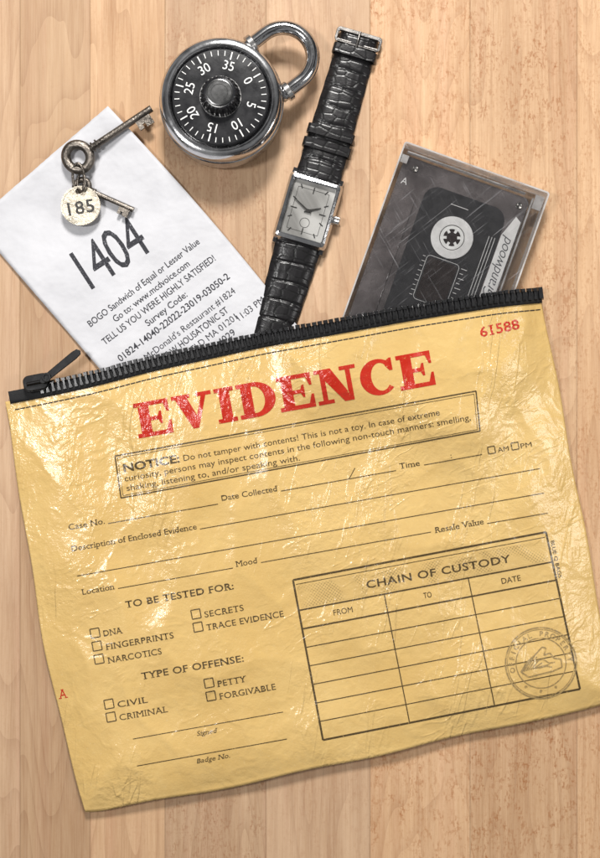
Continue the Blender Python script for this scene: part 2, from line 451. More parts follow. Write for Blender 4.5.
class Print:
    def __init__(s, hf, off=0.35): s.v = []; s.f = []; s.hf = hf; s.off = off; s.k = 0
    def poly2d(s, v, f, z, maxlen=5.0):
        bm = bmesh.new()
        bv = [bm.verts.new((a, b, c)) for (a, b), c in zip(v, z)]
        for q in f:
            try: bm.faces.new([bv[i] for i in q])
            except Exception: pass
        for _ in range(4):
            es = [e for e in bm.edges if (e.verts[0].co - e.verts[1].co).length > maxlen]
            if not es: break
            bmesh.ops.subdivide_edges(bm, edges=es, cuts=1)
            bmesh.ops.triangulate(bm, faces=[q for q in bm.faces if len(q.verts) > 3])
        bm.verts.index_update(); o = len(s.v)
        for q in bm.verts:
            px, py, dz = q.co
            s.v.append(W(px, py, s.hf(px, py) + s.off + dz))
        for q in bm.faces: s.f.append(tuple(o + w.index for w in q.verts))
        bm.free()
    def place(s, v, f, z, p0, p1, cap, natcap, shear=0.0, sx=None):
        x0 = min(a for a, b in v); x1 = max(a for a, b in v)
        d = Vector((p1[0] - p0[0], p1[1] - p0[1])); L = d.length; d.normalize(); u = Vector((d.y, -d.x))
        k = L / (x1 - x0) if sx is None else sx; ky = cap / natcap
        out = []
        for a, b in v:
            aa = (a - x0) * k + b * ky * shear
            out.append((p0[0] + d.x * aa + u.x * b * ky, p0[1] + d.y * aa + u.y * b * ky))
        s.poly2d(out, f, z)
    def text(s, t, p0, p1, cap, bold=0.0, serif=False, shear=0.0, spacing=1.0):
        v, f, z = glyphs(t, bold, spacing, serif); s.place(v, f, z, p0, p1, cap, CAP, shear)
    def line(s, p0, p1, w):
        d = Vector((p1[0] - p0[0], p1[1] - p0[1])); L = d.length; d.normalize(); u = Vector((d.y, -d.x)) * (w / 2)
        n = max(1, int(L / 4)); o = len(s.v); s.k += 1; dz = 0.05 * (s.k % 3)
        for i in range(n + 1):
            x = p0[0] + d.x * L * i / n; y = p0[1] + d.y * L * i / n
            for sg in (1, -1):
                px, py = x + u.x * sg, y + u.y * sg; s.v.append(W(px, py, s.hf(px, py) + s.off + dz))
        for i in range(n): s.f.append((o + 2 * i, o + 2 * i + 1, o + 2 * i + 3, o + 2 * i + 2))
    def path(s, pts, w):
        for a, b in zip(pts[:-1], pts[1:]): s.line(a, b, w)
    def box(s, c, size, w, slope=0.185):
        x, y = c; a = math.atan(slope); ca, sa = math.cos(a), math.sin(a); h = size / 2
        q = [(x + ca * i * h - sa * j * h, y - sa * i * h - ca * j * h) for i, j in ((-1, 1), (1, 1), (1, -1), (-1, -1), (-1, 1))]
        s.path(q, w)
    def done(s, name, mat, parent, label=None):
        return mk(name, s.v, s.f, mat, parent, smooth=True, label=label, sheet=True)

# ---------------------------------------------------------------- tabletop
g = G()
g.box(-1300, 1300, -1300, 1300, -60, 0)
table = mk('tabletop', g.v, g.f, M['wood']); table['kind'] = 'structure'
table['label'] = 'pale maple butcher block tabletop with straight joined strips'; table['category'] = 'tabletop'

# ---------------------------------------------------------------- pouch
ZP = [(9, 395), (50, 387), (95, 377), (150, 363), (200, 352), (260, 339), (310, 330), (360, 321), (410, 312), (460, 304), (500, 298), (541, 294)]
def catmull(P, u):
    n = len(P) - 1; t = min(max(u, 0), 1) * n; i = min(int(t), n - 1); t -= i
    p = [P[max(i - 1, 0)], P[i], P[i + 1], P[min(i + 2, n)]]
    r = []
    for k in range(2):
        a, b, c, d = (q[k] for q in p)
        r.append(0.5 * (2 * b + (c - a) * t + (2 * a - 5 * b + 4 * c - d) * t * t + (3 * b - a - 3 * c + d) * t ** 3))
    return r
def zn(u):
    a = catmull(ZP, u - 0.004 if u > 0.004 else 0); b = catmull(ZP, u + 0.004 if u < 0.996 else 1)
    d = Vector((b[0] - a[0], b[1] - a[1])).normalized(); return d, Vector((-d.y, d.x))
_N = 800; _pts = [catmull(ZP, i / _N) for i in range(_N + 1)]; _cum = [0]
for i in range(_N): _cum.append(_cum[-1] + math.dist(_pts[i], _pts[i + 1]))
ZL = _cum[-1]
def zu(s):
    import bisect
    i = min(max(bisect.bisect(_cum, s) - 1, 0), _N - 1); return (i + (s - _cum[i]) / max(1e-9, _cum[i + 1] - _cum[i])) / _N

BL = [(86, 812), (150, 802), (260, 781), (370, 757), (480, 732), (617, 702)]
LEFT = ((5, 403), (86, 812)); RIGHT = ((544, 296), (617, 702))
CA = (405, 141); CX = Vector((146, 52)).normalized(); CY = Vector((-CX.y, CX.x)); CWID = 154; CLEN = 242
def sd(p, a, b):
    ax, ay = a; bx, by = b; dx, dy = bx - ax, by - ay; L = math.hypot(dx, dy)
    return ((p[0] - ax) * dy - (p[1] - ay) * dx) / L
def lbow(w): return 8.5 * math.sin(math.pi * min(1, max(0, w)) ** 1.5)
def ph(x, y):
    dl = sd((x, y), *LEFT) + lbow((y - 403) / 409); dr = -sd((x, y), *RIGHT); db = sd((x, y), (86, 812), (617, 702))
    d = min(dl, dr, db); e = min(1, max(0, d / 50)); es = math.sin(e * math.pi / 2)
    q = Vector((x - CA[0], y - CA[1])); a, b = q.dot(CX), q.dot(CY)
    ddx = max(-a, a - CWID, 0); ddy = max(b - CLEN, 0); dd = math.hypot(ddx, ddy)
    hump = math.exp(-(dd / 42) ** 2) * min(1, max(0, dr / 22))
    n1 = noise.noise(Vector((x / 75, y / 75, 1.7)))
    n2 = noise.noise(Vector((x / 34, y / 46, 5.2)))
    rg = (1 - abs(noise.noise(Vector((x / 60 + 0.3 * n1, y / 95, 8.8))))) ** 6
    edge = math.sin(x * 0.05) * 1.1 + math.sin(y * 0.06)
    hem = 5.5 * math.exp(-(max(0, db) / 60) ** 2)
    z = 5.5 + hem + 7.0 * es + 14 * hump + es * (3.8 * n1 + 1.7 * n2 + 1.6 * rg) + edge * (1 - es)
    return max(z, 1.6)

pouch = thing('evidence_pouch', W(300, 560, 0), 'yellow zippered pouch printed with a red EVIDENCE heading and form', 'pouch')
NU, NV = 180, 150
v = []; f = []
for j in range(NV + 1):
    for i in range(NU + 1):
        u = i / NU; w = j / NV
        tx, ty = catmull(ZP, u); _, n = zn(u); tx += n.x * 7; ty += n.y * 7
        tx = LEFT[0][0] + (tx - 11) * (539 / 532.5)
        bx, by = catmull(BL, u)
        x = tx + (bx - tx) * w; y = ty + (by - ty) * w
        k = max(0, 1 - u * 2.2); x -= lbow(w) * k * k
        rip = 1.2 * math.sin(w * 17 + 1) * (1 if u < .5 else -1) * max(0, 1 - min(u, 1 - u) * 30)
        y += 1.1 * math.sin(u * 23) * max(0, (w - .93) / .07)
        x += rip * 0.8
        v.append(W(x, y, ph(x, y)))
for j in range(NV):
    for i in range(NU):
        a = j * (NU + 1) + i; f.append((a, a + NU + 1, a + NU + 2, a + 1))
panel = mk('front_panel', v, f, M['pouch'], pouch, smooth=True, sheet=True)
md = panel.modifiers.new('thickness', 'SOLIDIFY'); md.thickness = 0.8 * S; md.offset = -1
g = G(); n_ = 60; rows_ = 12; vv = []
for j in range(rows_ + 1):
    w = j / rows_
    for i in range(n_ + 1):
        u = i / n_; tx, ty = catmull(ZP, u); bx, by = catmull(BL, u)
        x = tx + (bx - tx) * w; y = ty + 1 + (by - 2.5 - ty) * w
        if i == 0: x += 1.5
        if i == n_: x -= 1.5
        lift = max(0, (w - .92) / .08) ** 2
        vv.append(W(x, y, 0.5 + lift * (ph(x, y) - 2.2)))
g.add(vv, [(j * (n_ + 1) + i, (j + 1) * (n_ + 1) + i, (j + 1) * (n_ + 1) + i + 1, j * (n_ + 1) + i + 1) for j in range(rows_) for i in range(n_)])
bp = mk('back_panel', g.v, g.f, M['pouch'], pouch, sheet=True); md = bp.modifiers.new('thickness', 'SOLIDIFY'); md.thickness = 0.4 * S; md.offset = -1
v = []; f = []; n_ = 200; rows = (-3.5, 0.5, 4.5, 9.0)
for i in range(n_ + 1):
    u = i / n_; x, y = catmull(ZP, u); d, n = zn(u)
    for r in rows:
        px, py = x + n.x * r, y + n.y * r; v.append(W(px, py, ph(px, py) + (0.7 if r > 5 else 0.9)))
for i in range(n_):
    for k in range(len(rows) - 1):
        a = i * len(rows) + k; f.append((a, a + 1, a + 1 + len(rows), a + len(rows)))
tp = mk('zipper_tape', v, f, M['tape_cloth'], pouch, smooth=True, sheet=True); md = tp.modifiers.new('thickness', 'SOLIDIFY'); md.thickness = 0.6 * S; md.offset = 1
g = G(); s_ = 34.0
def put(gg, px, py, z, ang):
    X, Y, Z = W(px, py, z); gg.xf(ang, X, Y, Z)
while s_ < ZL - 4:
    u = zu(s_); x, y = catmull(ZP, u); d, n = zn(u); a = math.atan2(-d.y, d.x) + random.uniform(-.05, .05)
    t_ = G(); t_.box(-1.5, 1.5, -4.5, 5, 0, 3.4, 0.5); t_.box(-2.4, 2.4, 2.6, 7.0 + random.uniform(-.4, .4), -0.6, 4.2, 0.7); t_.box(-2.1, 2.1, -5.5, -1.5, 0, 3.0, 0.6)
    put(t_, x, y, ph(x, y) + 1.2, a); g.add(t_.v, t_.f); s_ += 5.7
mk('zipper_teeth', g.v, g.f, M['black_plastic'], pouch)
g = G(); g.box(-3, 3, -6, 7, 0, 5, 1); put(g, 540, 294, ph(540, 294) + 1, math.radians(7)); mk('end_stop', g.v, g.f, M['black_plastic'], pouch)
P = Print(ph, 0.3); s_ = 3
while s_ < ZL - 3:
    a, b = zu(s_), zu(min(ZL, s_ + 4.9)); pa, pb = catmull(ZP, a), catmull(ZP, b); _, n = zn(a)
    P.line((pa[0] + n.x * 15.5, pa[1] + n.y * 15.5), (pb[0] + n.x * 15.5, pb[1] + n.y * 15.5), 1.1); s_ += 5.6
P.done('stitching', M['thread'], pouch)
g = G(); sl = rrect(26, 17, 6)
g.prism(sl, 0, 3.5); g.prism([(x * .9, y * .85) for x, y in sl], 3.5, 6.5); g.box(-9, 9, -2.2, 2.2, 6.5, 10, 1.5)
put(g, 37, 383, ph(40, 390) + 1.5, math.radians(11)); slo = mk('zipper_slider', g.v, g.f, M['black_paint'], pouch, bevel=0.6)
g = G(); pull = []
for i in range(13):
    a = math.radians(90 + 180 * i / 12); pull.append((4 * math.cos(a), 3.3 * math.sin(a)))
pull += [(38, -4.0), (44, -3.2), (46, 0), (44, 3.2), (38, 4.0)]
g.prism(pull, 0, 2.4); g.ringprism(circ(4.6, 20, 4, 0), circ(2.2, 20, 4, 0), 2.4, 3.6)
put(g, 44, 380, ph(40, 390) + 10.5, math.radians(39)); mk('zipper_pull', g.v, g.f, M['black_paint'], slo, bevel=0.5)

# --- printing
P = Print(ph, 0.32)
v, f, z = clar('EVIDENCE'); P.place(v, f, z, (139, 438.5), (436, 384.5), 35, 1.0)
P.done('heading_lettering', M['red'], pouch, 'large red slab serif word EVIDENCE')
P = Print(ph, 0.32)
P.text('61588', (481, 337), (520, 328.5), 9.5, 0.015, True)
P.done('serial_number_lettering', M['red'], pouch, 'red serial number 61588')
P = Print(ph, 0.32); P.text('A', (59, 699), (68, 697.5), 9, 0.0, True); P.done('edge_lettering', M['red'], pouch)

P = Print(ph, 0.30)
P.path([(115, 456), (476, 391), (480, 431), (121, 498), (115, 456)], 1.3)
P.path([(117.5, 458), (474, 394), (477.5, 429.5), (123, 495.5), (117.5, 458)], 0.5)
P.text('NOTICE:', (124, 472), (180, 462), 7.6, 0.028)
P.text('Do not tamper with contents! This is not a toy. In case of extreme', (184, 461), (440, 415), 5.9, 0.0)
P.text('curiosity, persons may inspect contents in the following non-touch manners: smelling,', (125, 481.5), (471, 420), 5.9)
P.text('shaking, listening to, and/or speaking with.', (127, 491), (300, 460.5), 5.9)
P.done('notice_lettering', M['dark'], pouch)

P = Print(ph, 0.30); SR = dict(serif=True, bold=0.004)
P.text('Case No.', (69, 530), (105, 523.5), 5.6, **SR); P.line((108, 523.5), (218, 504), 0.8)
P.text('Date Collected', (222, 501), (278, 491), 5.6, **SR); P.line((281, 491), (396, 470.5), 0.8); P.line((349, 479), (355, 468), 0.8)
P.text('Time', (400, 469), (420, 465.5), 5.6, **SR); P.line((424, 465), (482, 454.5), 0.8); P.text(':', (451, 458), (452, 457.8), 5)
P.box((491.5, 450), 7, 0.9); P.text('AM', (498, 452.5), (509, 450.5), 4.8)
P.box((515, 446), 7, 0.9); P.text('PM', (521, 448.5), (532, 446.5), 4.8)
P.text('Description of Enclosed Evidence', (72, 551.5), (197, 529), 5.6, **SR); P.line((200, 529), (540, 468.5), 0.8)
P.line((77, 576), (544, 493), 0.8)
P.text('Location', (82, 595), (115, 589), 5.6, **SR); P.line((118, 588.5), (233, 568), 0.8)
P.text('Mood', (236, 567), (258, 563), 5.6, **SR); P.line((261, 562.5), (431, 532), 0.8)
P.text('Resale Value', (435, 533), (484, 524), 5.6, **SR); P.line((487, 523.5), (548, 513), 0.8)
P.text('TO BE TESTED FOR:', (126, 608), (234, 589), 6.6, 0.012, True, 0, 1.05)
for c, t, a, b in (((95, 633), 'DNA', (104, 636.5), (123, 633)), ((97, 646), 'FINGERPRINTS', (106, 650), (174, 638)), ((99, 659), 'NARCOTICS', (108, 663.5), (162, 654)),
                   ((196, 614), 'SECRETS', (205, 617.5), (244, 610.5)), ((198, 627), 'TRACE EVIDENCE', (207, 630.5), (284, 616.5)),
                   ((109, 704), 'CIVIL', (118, 707.5), (148, 702.5)), ((111, 717), 'CRIMINAL', (120, 720.5), (168, 712)),
                   ((209, 683), 'PETTY', (217.5, 687), (247, 681.5)), ((211, 696), 'FORGIVABLE', (219.5, 699.5), (276, 689.5))):
    P.box(c, 9, 1.0); P.text(t, a, b, 6.0, 0.004, True, 0, 1.05)
P.text('TYPE OF OFFENSE:', (142, 679.5), (244, 661.5), 6.6, 0.012, True, 0, 1.05)
P.line((133, 739), (283, 712), 0.8); P.text('Signed', (197, 736), (217, 732.5), 4.6, 0, True, 0.25)
P.line((137, 766), (287, 739), 0.8); P.text('Badge No.', (197, 763.5), (230, 757.5), 4.6, 0, True, 0.25)
P.done('form_lettering', M['dark'], pouch)

P = Print(ph, 0.34)
TL, TR, BR, BLc = (293, 580), (546, 532), (580, 689), (323, 740)
P.path([TL, TR, BR, BLc, TL], 1.9); 
def tq(s, t):
    a = (TL[0] + (TR[0] - TL[0]) * s, TL[1] + (TR[1] - TL[1]) * s); b = (BLc[0] + (BR[0] - BLc[0]) * s, BLc[1] + (BR[1] - BLc[1]) * s)
    return (a[0] + (b[0] - a[0]) * t, a[1] + (b[1] - a[1]) * t)
P.line(tq(.008, .03), tq(.992, .03), 0.6)
for k in range(7):
    t_ = .19 + (1 - .19) * k / 7
    P.line(tq(0, t_), tq(1, t_), 1.5 if k in (0, 1) else 0.9)
for s_ in (.337, .668): P.line(tq(s_, .19), tq(s_, 1), 1.0)
P.text('CHAIN OF CUSTODY', (367, 588.5), (511, 562), 7.4, 0.018, False, 0, 1.08)
P.text('FROM', (334, 615.5), (353, 612), 5.6, 0.0); P.text('TO', (424, 598.5), (432, 597), 5.6, 0.005); P.text('DATE', (502, 584), (521, 580.5), 5.6, 0.005)
P.text('BLUE Q BAGS', (550.5, 541), (558.5, 578), 3.6, 0.01)
P.done('custody_table_print', M['dark'], pouch)
P = Print(ph, 0.22)
def patch(s0, s1, t0, t1):
    n1 = max(1, int((s1 - s0) * 90)); n2 = 10; o = len(P.v)
    for j in range(n2 + 1):
        for i in range(n1 + 1):
            x, y = tq(s0 + (s1 - s0) * i / n1, t0 + (t1 - t0) * j / n2); P.v.append(W(x, y, ph(x, y) + 0.22))
    for j in range(n2):
        for i in range(n1):
            a = o + j * (n1 + 1) + i; P.f.append((a, a + n1 + 1, a + n1 + 2, a + 1))
patch(.012, .988, .045, .178)
P.done('halftone_band', M['tint'], pouch)
P = Print(ph, 0.46); cx, cy = 541, 663
def ring(r, w): P.path([(cx + r * math.cos(a * math.pi / 30), cy + r * math.sin(a * math.pi / 30)) for a in range(61)], w)
ring(35.5, 1.4); ring(33.6, .6); ring(25, .9)
def arctext(P, t, cx, cy, r, a0, a1, cap, bold=0.01, inward=False):
    n = len(t)
    for i, ch in enumerate(t):
        if ch == ' ': continue
        a = math.radians(a0 + (a1 - a0) * (i + .5) / n)
        c = Vector((cx + r * math.sin(a), cy - r * math.cos(a)))
        d = Vector((math.cos(a), math.sin(a))) * (-1 if inward else 1)
        v, f, z = glyphs(ch, bold); wd = (max(p[0] for p in v) - min(p[0] for p in v)) * cap / CAP
        P.place(v, f, z, tuple(c - d * wd / 2), tuple(c + d * wd / 2), cap, CAP)
arctext(P, 'OFFICIAL PROPERTY', cx, cy, 27, -110, 88, 4.8, 0.02)
arctext(P, '* * *', cx, cy, 31.5, 220, 140, 4.5, 0.02, True)
for k in range(9):
    P.line((cx - 19 + k * 2.2, cy + 9 - k * 0.6), (cx - 12 + k * 2.6, cy - 2 - 5 * math.sin(k * 0.7)), 1.1)
P.path([(cx - 20, cy + 9), (cx - 14, cy - 1), (cx - 7, cy - 7), (cx + 1, cy - 16), (cx + 5, cy - 15), (cx + 3, cy - 8), (cx + 9, cy - 10), (cx + 13, cy - 5), (cx + 20, cy - 4), (cx + 21, cy + 4), (cx + 12, cy + 8), (cx + 4, cy + 10), (cx - 4, cy + 12), (cx - 12, cy + 14), (cx - 20, cy + 9)], 1.3)
P.path([(cx - 6, cy - 2), (cx + 2, cy - 4), (cx + 8, cy), (cx + 14, cy - 1)], 1.1); P.path([(cx - 2, cy + 5), (cx + 5, cy + 3), (cx + 11, cy + 4)], 1.1)
P.done('stamp_print', M['grey'], pouch, 'round grey stamp reading OFFICIAL PROPERTY')

# ---------------------------------------------------------------- receipt
def rh(x, y):
    a = (x - 108) * -.757 + (y - 106) * .653; s_ = (x - 108) * .653 + (y - 106) * .757
    up = 5.0 * math.exp(-((s_) / 28) ** 2) * (0.4 + 0.6 * math.exp(-(a / 60) ** 2))
    side = 4.5 * math.exp(-(a / 25) ** 2) * max(0, min(1, (180 - s_) / 120))
    wv = 1.3 * math.sin(s_ / 19.0 + a / 60) * max(0, 1 - s_ / 210)
    z = 2.6 + up * .6 + side + wv + 1.1 * (1 + noise.noise(Vector((x / 60, y / 60, 3))))
    return min(z, 5.0) if s_ > 230 else z
rec = thing('receipt', W(130, 260, 0), 'white printed paper receipt tucked under the pouch zipper', 'receipt')
v = []; f = []; NA, NB = 50, 90
for j in range(NB + 1):
    for i in range(NA + 1):
        a = 178 * i / NA; s_ = 335 * j / NB
        bow = 3.5 * math.sin(math.pi * min(1, s_ / 290))
        x = 108 - .757 * a + .653 * s_ + .757 * bow * (1 - a / 178); y = 106 + .653 * a + .757 * s_ - .653 * bow * (1 - a / 178)
        if j == 0: x += random.uniform(-.5, .5) * .6
        v.append(W(x, y, rh(x, y)))
for j in range(NB):
    for i in range(NA):
        q = j * (NA + 1) + i; f.append((q, q + 1, q + NA + 2, q + NA + 1))
o = mk('receipt_paper', v, f, M['paper'], rec, smooth=True, sheet=True); md = o.modifiers.new('thickness', 'SOLIDIFY'); md.thickness = 0.25 * S; md.offset = -1
P = Print(rh, 0.2)
th = math.radians(37.5); rd = Vector((math.cos(th), -math.sin(th)))
def rl(t, s_, width, cap, shift=0, bold=0.008, spacing=1.0):
    c = Vector((41 + .653 * s_, 164 + .757 * s_)) + rd * shift
    P.text(t, tuple(c - rd * width / 2), tuple(c + rd * width / 2), cap, bold, False, 0, spacing)
v, f, z = glyphs('1404', 0.0, 0.95)
c = Vector((122, 270)); d = Vector((math.cos(math.radians(33)), -math.sin(math.radians(33))))
P.place(v, f, z, tuple(c - d * 36), tuple(c + d * 36), 42, CAP)
rl('BOGO Sandwich of Equal or Lesser Value', 160, 138, 6.6)
rl('Go to: www.mcdvoice.com', 171.5, 94, 6.6)
rl('TELL US YOU WERE HIGHLY SATISFIED!', 183, 140, 6.6)
rl('Survey Code:', 194.5, 50, 6.6)
rl('01824-14040-22022-23019-03050-2', 206, 138, 6.8, 0, 0.012)
rl("McDonald's Restaurant #1824", 221, 112, 6.6, 8)
rl('725 W HOUSATONIC ST', 232, 84, 6.6, 4)
rl('PITTSFIELD MA 01201', 243, 84, 6.6, 6)
rl('(413) 442-4029', 254, 62, 6.6, 6)
rl('11:03 PM', 246, 32, 6.6, 64)
rl('04', 257, 9, 6.6, 75)
P.done('receipt_lettering', M['print'], rec)

# ---------------------------------------------------------------- padlock
ZF = 48.0
LX, LY, _ = W(220.5, 97, ZF)
LS = 1.025
lock = thing('combination_padlock', (LX, LY, 0), 'steel combination padlock with black numbered dial lying on wood', 'padlock')
def LP(prof): return [(r * LS, z) for r, z in prof]
g = G(); g.lathe(LP([(46, 0), (53, 1.5), (57, 6), (58, 12), (58, 38), (57.3, 43), (55, 47), (51.5, 48.6), (48.5, 48.4), (46.2, 46.5), (45.5, 44.5)]), 96)
g.lathe(LP([(58.0, 30.2), (58.9, 31), (58.9, 33.2), (58.0, 34)]), 96)
g.xf(0, LX, LY, 0); body = mk('lock_body', g.v, g.f, M['chrome'], lock, smooth=True, autos=35)
g = G(); g.lathe(LP([(45.3, 44.8), (45.3, 47.2), (44.3, 48.6), (36, 49.0), (24, 49.2), (19, 49.0)]), 96).xf(0, LX, LY, 0)
dial = mk('dial', g.v, g.f, M['dialblack'], lock, smooth=True, autos=35)
dx, dy = LX, LY
g = G(); nk = 96
g.lathe([(19, 49.2), (18.5, 52), (16.5, 60), (15.5, 62), (14.3, 62.6), (13, 62.2)], nk, rmod=lambda i, r, z: 1.0 if r < 15 else (1.0 + (0.035 if i % 4 < 2 else -0.02)))
g.xf(0, dx, dy, 0); knob = mk('knob', g.v, g.f, M['dialblack'], dial, smooth=True, autos=30)
g = G(); g.lathe([(12.8, 62.3), (12.6, 63.0), (11.5, 63.3), (11.2, 62.9), (8, 63.0), (7.7, 62.7), (4, 62.8), (0.4, 62.7)], 64).xf(0, dx, dy, 0)
mk('knob_cap', g.v, g.f, simple('dark_spun_metal', (0.13, 0.13, 0.13), 0.26, 0.9, 0.3, 0.05), knob, smooth=True, autos=30)
g = G(); g.ringprism(circ(19.9, 64), circ(19.1, 64), 49.3, 49.5).xf(0, dx, dy, 0); mk('knob_ring', g.v, g.f, M['brushed'], dial)
g = G()
for k in range(40):
    a = math.radians(90 - (15 + (k - 35) * 9))
    t_ = G(); long = k % 5 == 0
    t_.box(36.5 if long else 39.2, 44.0, -0.62 if long else -0.38, 0.62 if long else 0.38, 49.1, 49.3).xf(a, dx, dy, 0); g.add(t_.v, t_.f)
    if long:
        v, f, z = glyphs(str(k), 0.0); x0 = min(p[0] for p in v); x1 = max(p[0] for p in v); sc_ = 8.6 / CAP
        t_ = G(); t_.add([((p[0] - (x0 + x1) / 2) * sc_ * .95, 26.3 + p[1] * sc_, 49.45) for p in v], f); t_.xf(a - math.pi / 2, dx, dy, 0); g.add(t_.v, t_.f)
mk('dial_numerals', g.v, g.f, M['white'], dial, label='white dial numbers 0 to 35 with tick marks')
ax = math.radians(37.5); ca, sa = math.cos(ax), math.sin(ax); zc = 25.0
def lk(u, w): return (LX + ca * u - sa * w, LY + sa * u + ca * w, zc)
pts = [lk(50, 29)] + [lk(50 + (75 - 50) * i / 5, 29) for i in range(1, 5)]
pts += [lk(75 + 29 * math.sin(a * math.pi / 24), 29 * math.cos(a * math.pi / 24)) for a in range(25)]
pts += [lk(75 - 25 * i / 5, -29) for i in range(1, 6)]
g = G(); g.tube(pts, 6.9, 20)
sh = mk('shackle', g.v, g.f, M['chrome'], lock, smooth=True)
g = G()
for i, ch in enumerate('HARDENED'):
    a = math.radians(40 - 10.5 * i); v, f, z = glyphs(ch, 0.0); x0 = min(p[0] for p in v); x1 = max(p[0] for p in v); sc_ = 5.2 / CAP
    t_ = G(); t_.add([((p[0] - (x0 + x1) / 2) * sc_, 29 - 2.4 + p[1] * sc_, zc + math.sqrt(max(1, 6.9 ** 2 - (p[1] * sc_ - 2.4) ** 2)) + 0.12) for p in v], f)
    t_.xf(ax - math.pi / 2 + a + 0.35, *lk(75, 0)[:2], 0); g.add(t_.v, t_.f)
mk('shackle_lettering', g.v, g.f, M['engrave'], sh)
g = G()
for w_ in (29, -29):
    t_ = G(); t_.lathe([(9.5, 0), (9.5, 5), (8, 6)], 24)
    vv = [(55.5 + z, y + w_, x) for x, y, z in t_.v]
    g.add([(LX + ca * u - sa * w, LY + sa * u + ca * w, zc + z) for u, w, z in vv], t_.f)
mk('shackle_collar', g.v, g.f, M['brushed'], body, smooth=True, autos=30)

# ---------------------------------------------------------------- keys
keys = thing('key_bunch', W(80, 185, 0), 'two small dark keys with a round numbered tag on the receipt', 'keys')
def key(px, py, ang, length, rb, rs, bit, z):
    t_ = G()
    n = 36; pts = []
    for i in range(n):
        a = 2 * math.pi * i / n; pts.append(((rb - rb * .27) * math.cos(a) * 0.92, (rb - rb * .27) * math.sin(a), 0))
    t_.tube(pts, rb * .27, 10, True, 0.75)
    e = length
    t_.tube([(rb * .85, 0, 0), (rb * 1.0, 0, 0), (rb * 1.15, 0, 0), (e * .5, 0, 0), (e - 2, 0, 0), (e, 0, 0)], rs, 12)
    for xx in (rb * 1.02, rb * 1.30):
        t_.tube([(xx - .9, 0, 0), (xx + .9, 0, 0)], rs * 1.45, 14)
    b0, b1, bd = bit
    t_.prism([(b0, -rs * .4), (b0, -bd), (b0 + (b1 - b0) * .30, -bd), (b0 + (b1 - b0) * .30, -bd * .68), (b0 + (b1 - b0) * .5, -bd * .68), (b0 + (b1 - b0) * .5, -bd * 1.05), (b1, -bd * 1.05), (b1, -rs * .4)], -1.3, 1.3)
    X, Y, Z = W(px, py, z); t_.xf(ang, X, Y, Z)
    return mk('key', t_.v, t_.f, M['gunmetal'], keys, smooth=True, autos=40)
k1 = key(78, 157, math.radians(33.5), 87, 17.5, 3.6, (66, 82, 12.5), 14.0); k1['label'] = 'larger dark barrel key with round bow'
k2 = key(82, 187, math.radians(-24), 56, 10.5, 2.6, (42, 53, 9.5), 8.6); k2['label'] = 'smaller dark key beneath the tag'
g = G(); TX, TY, TZ = W(81, 206, 11)
n = 40
outer = circ(19.5, n); inner = circ(3.0, n, 0, 14.2)
g.ringprism(outer, inner, 0, 1.8); g.ringprism(outer, circ(17.9, n), 1.8, 2.5); g.ringprism(circ(4.4, n, 0, 14.2), inner, 1.81, 2.4)
g.xf(math.radians(8), TX, TY, TZ); tag = mk('number_tag', g.v, g.f, M['tagmetal'], keys, smooth=True, autos=30, label='round worn metal tag stamped 185')
g = G(); v, f, z = glyphs('185', 0.012, 1.1); x0 = min(p[0] for p in v); x1 = max(p[0] for p in v); k_ = 26 / (x1 - x0)
g.add([((p[0] - (x0 + x1) / 2) * k_, p[1] * 12.5 / CAP - 8.0, 1.95) for p in v], f); g.xf(math.radians(10), TX, TY, TZ)
mk('tag_lettering', g.v, g.f, M['engrave'], tag)
g = G(); X, Y, Z = W(79, 178, 12)
g.tube([(X + 6.0 * math.cos(a * math.pi / 12), Y + 13 * math.sin(a * math.pi / 12), 14.5 + 4.5 * math.sin(a * math.pi / 12 + .4)) for a in range(24)], 1.35, 8, True)
g.tube([(X + 3 + 4.5 * math.cos(a * math.pi / 12), Y - 5 + 9 * math.sin(a * math.pi / 12), 15.5 + 3.5 * math.cos(a * math.pi / 12)) for a in range(24)], 1.2, 8, True)
mk('key_ring', g.v, g.f, M['gunmetal'], keys, smooth=True)

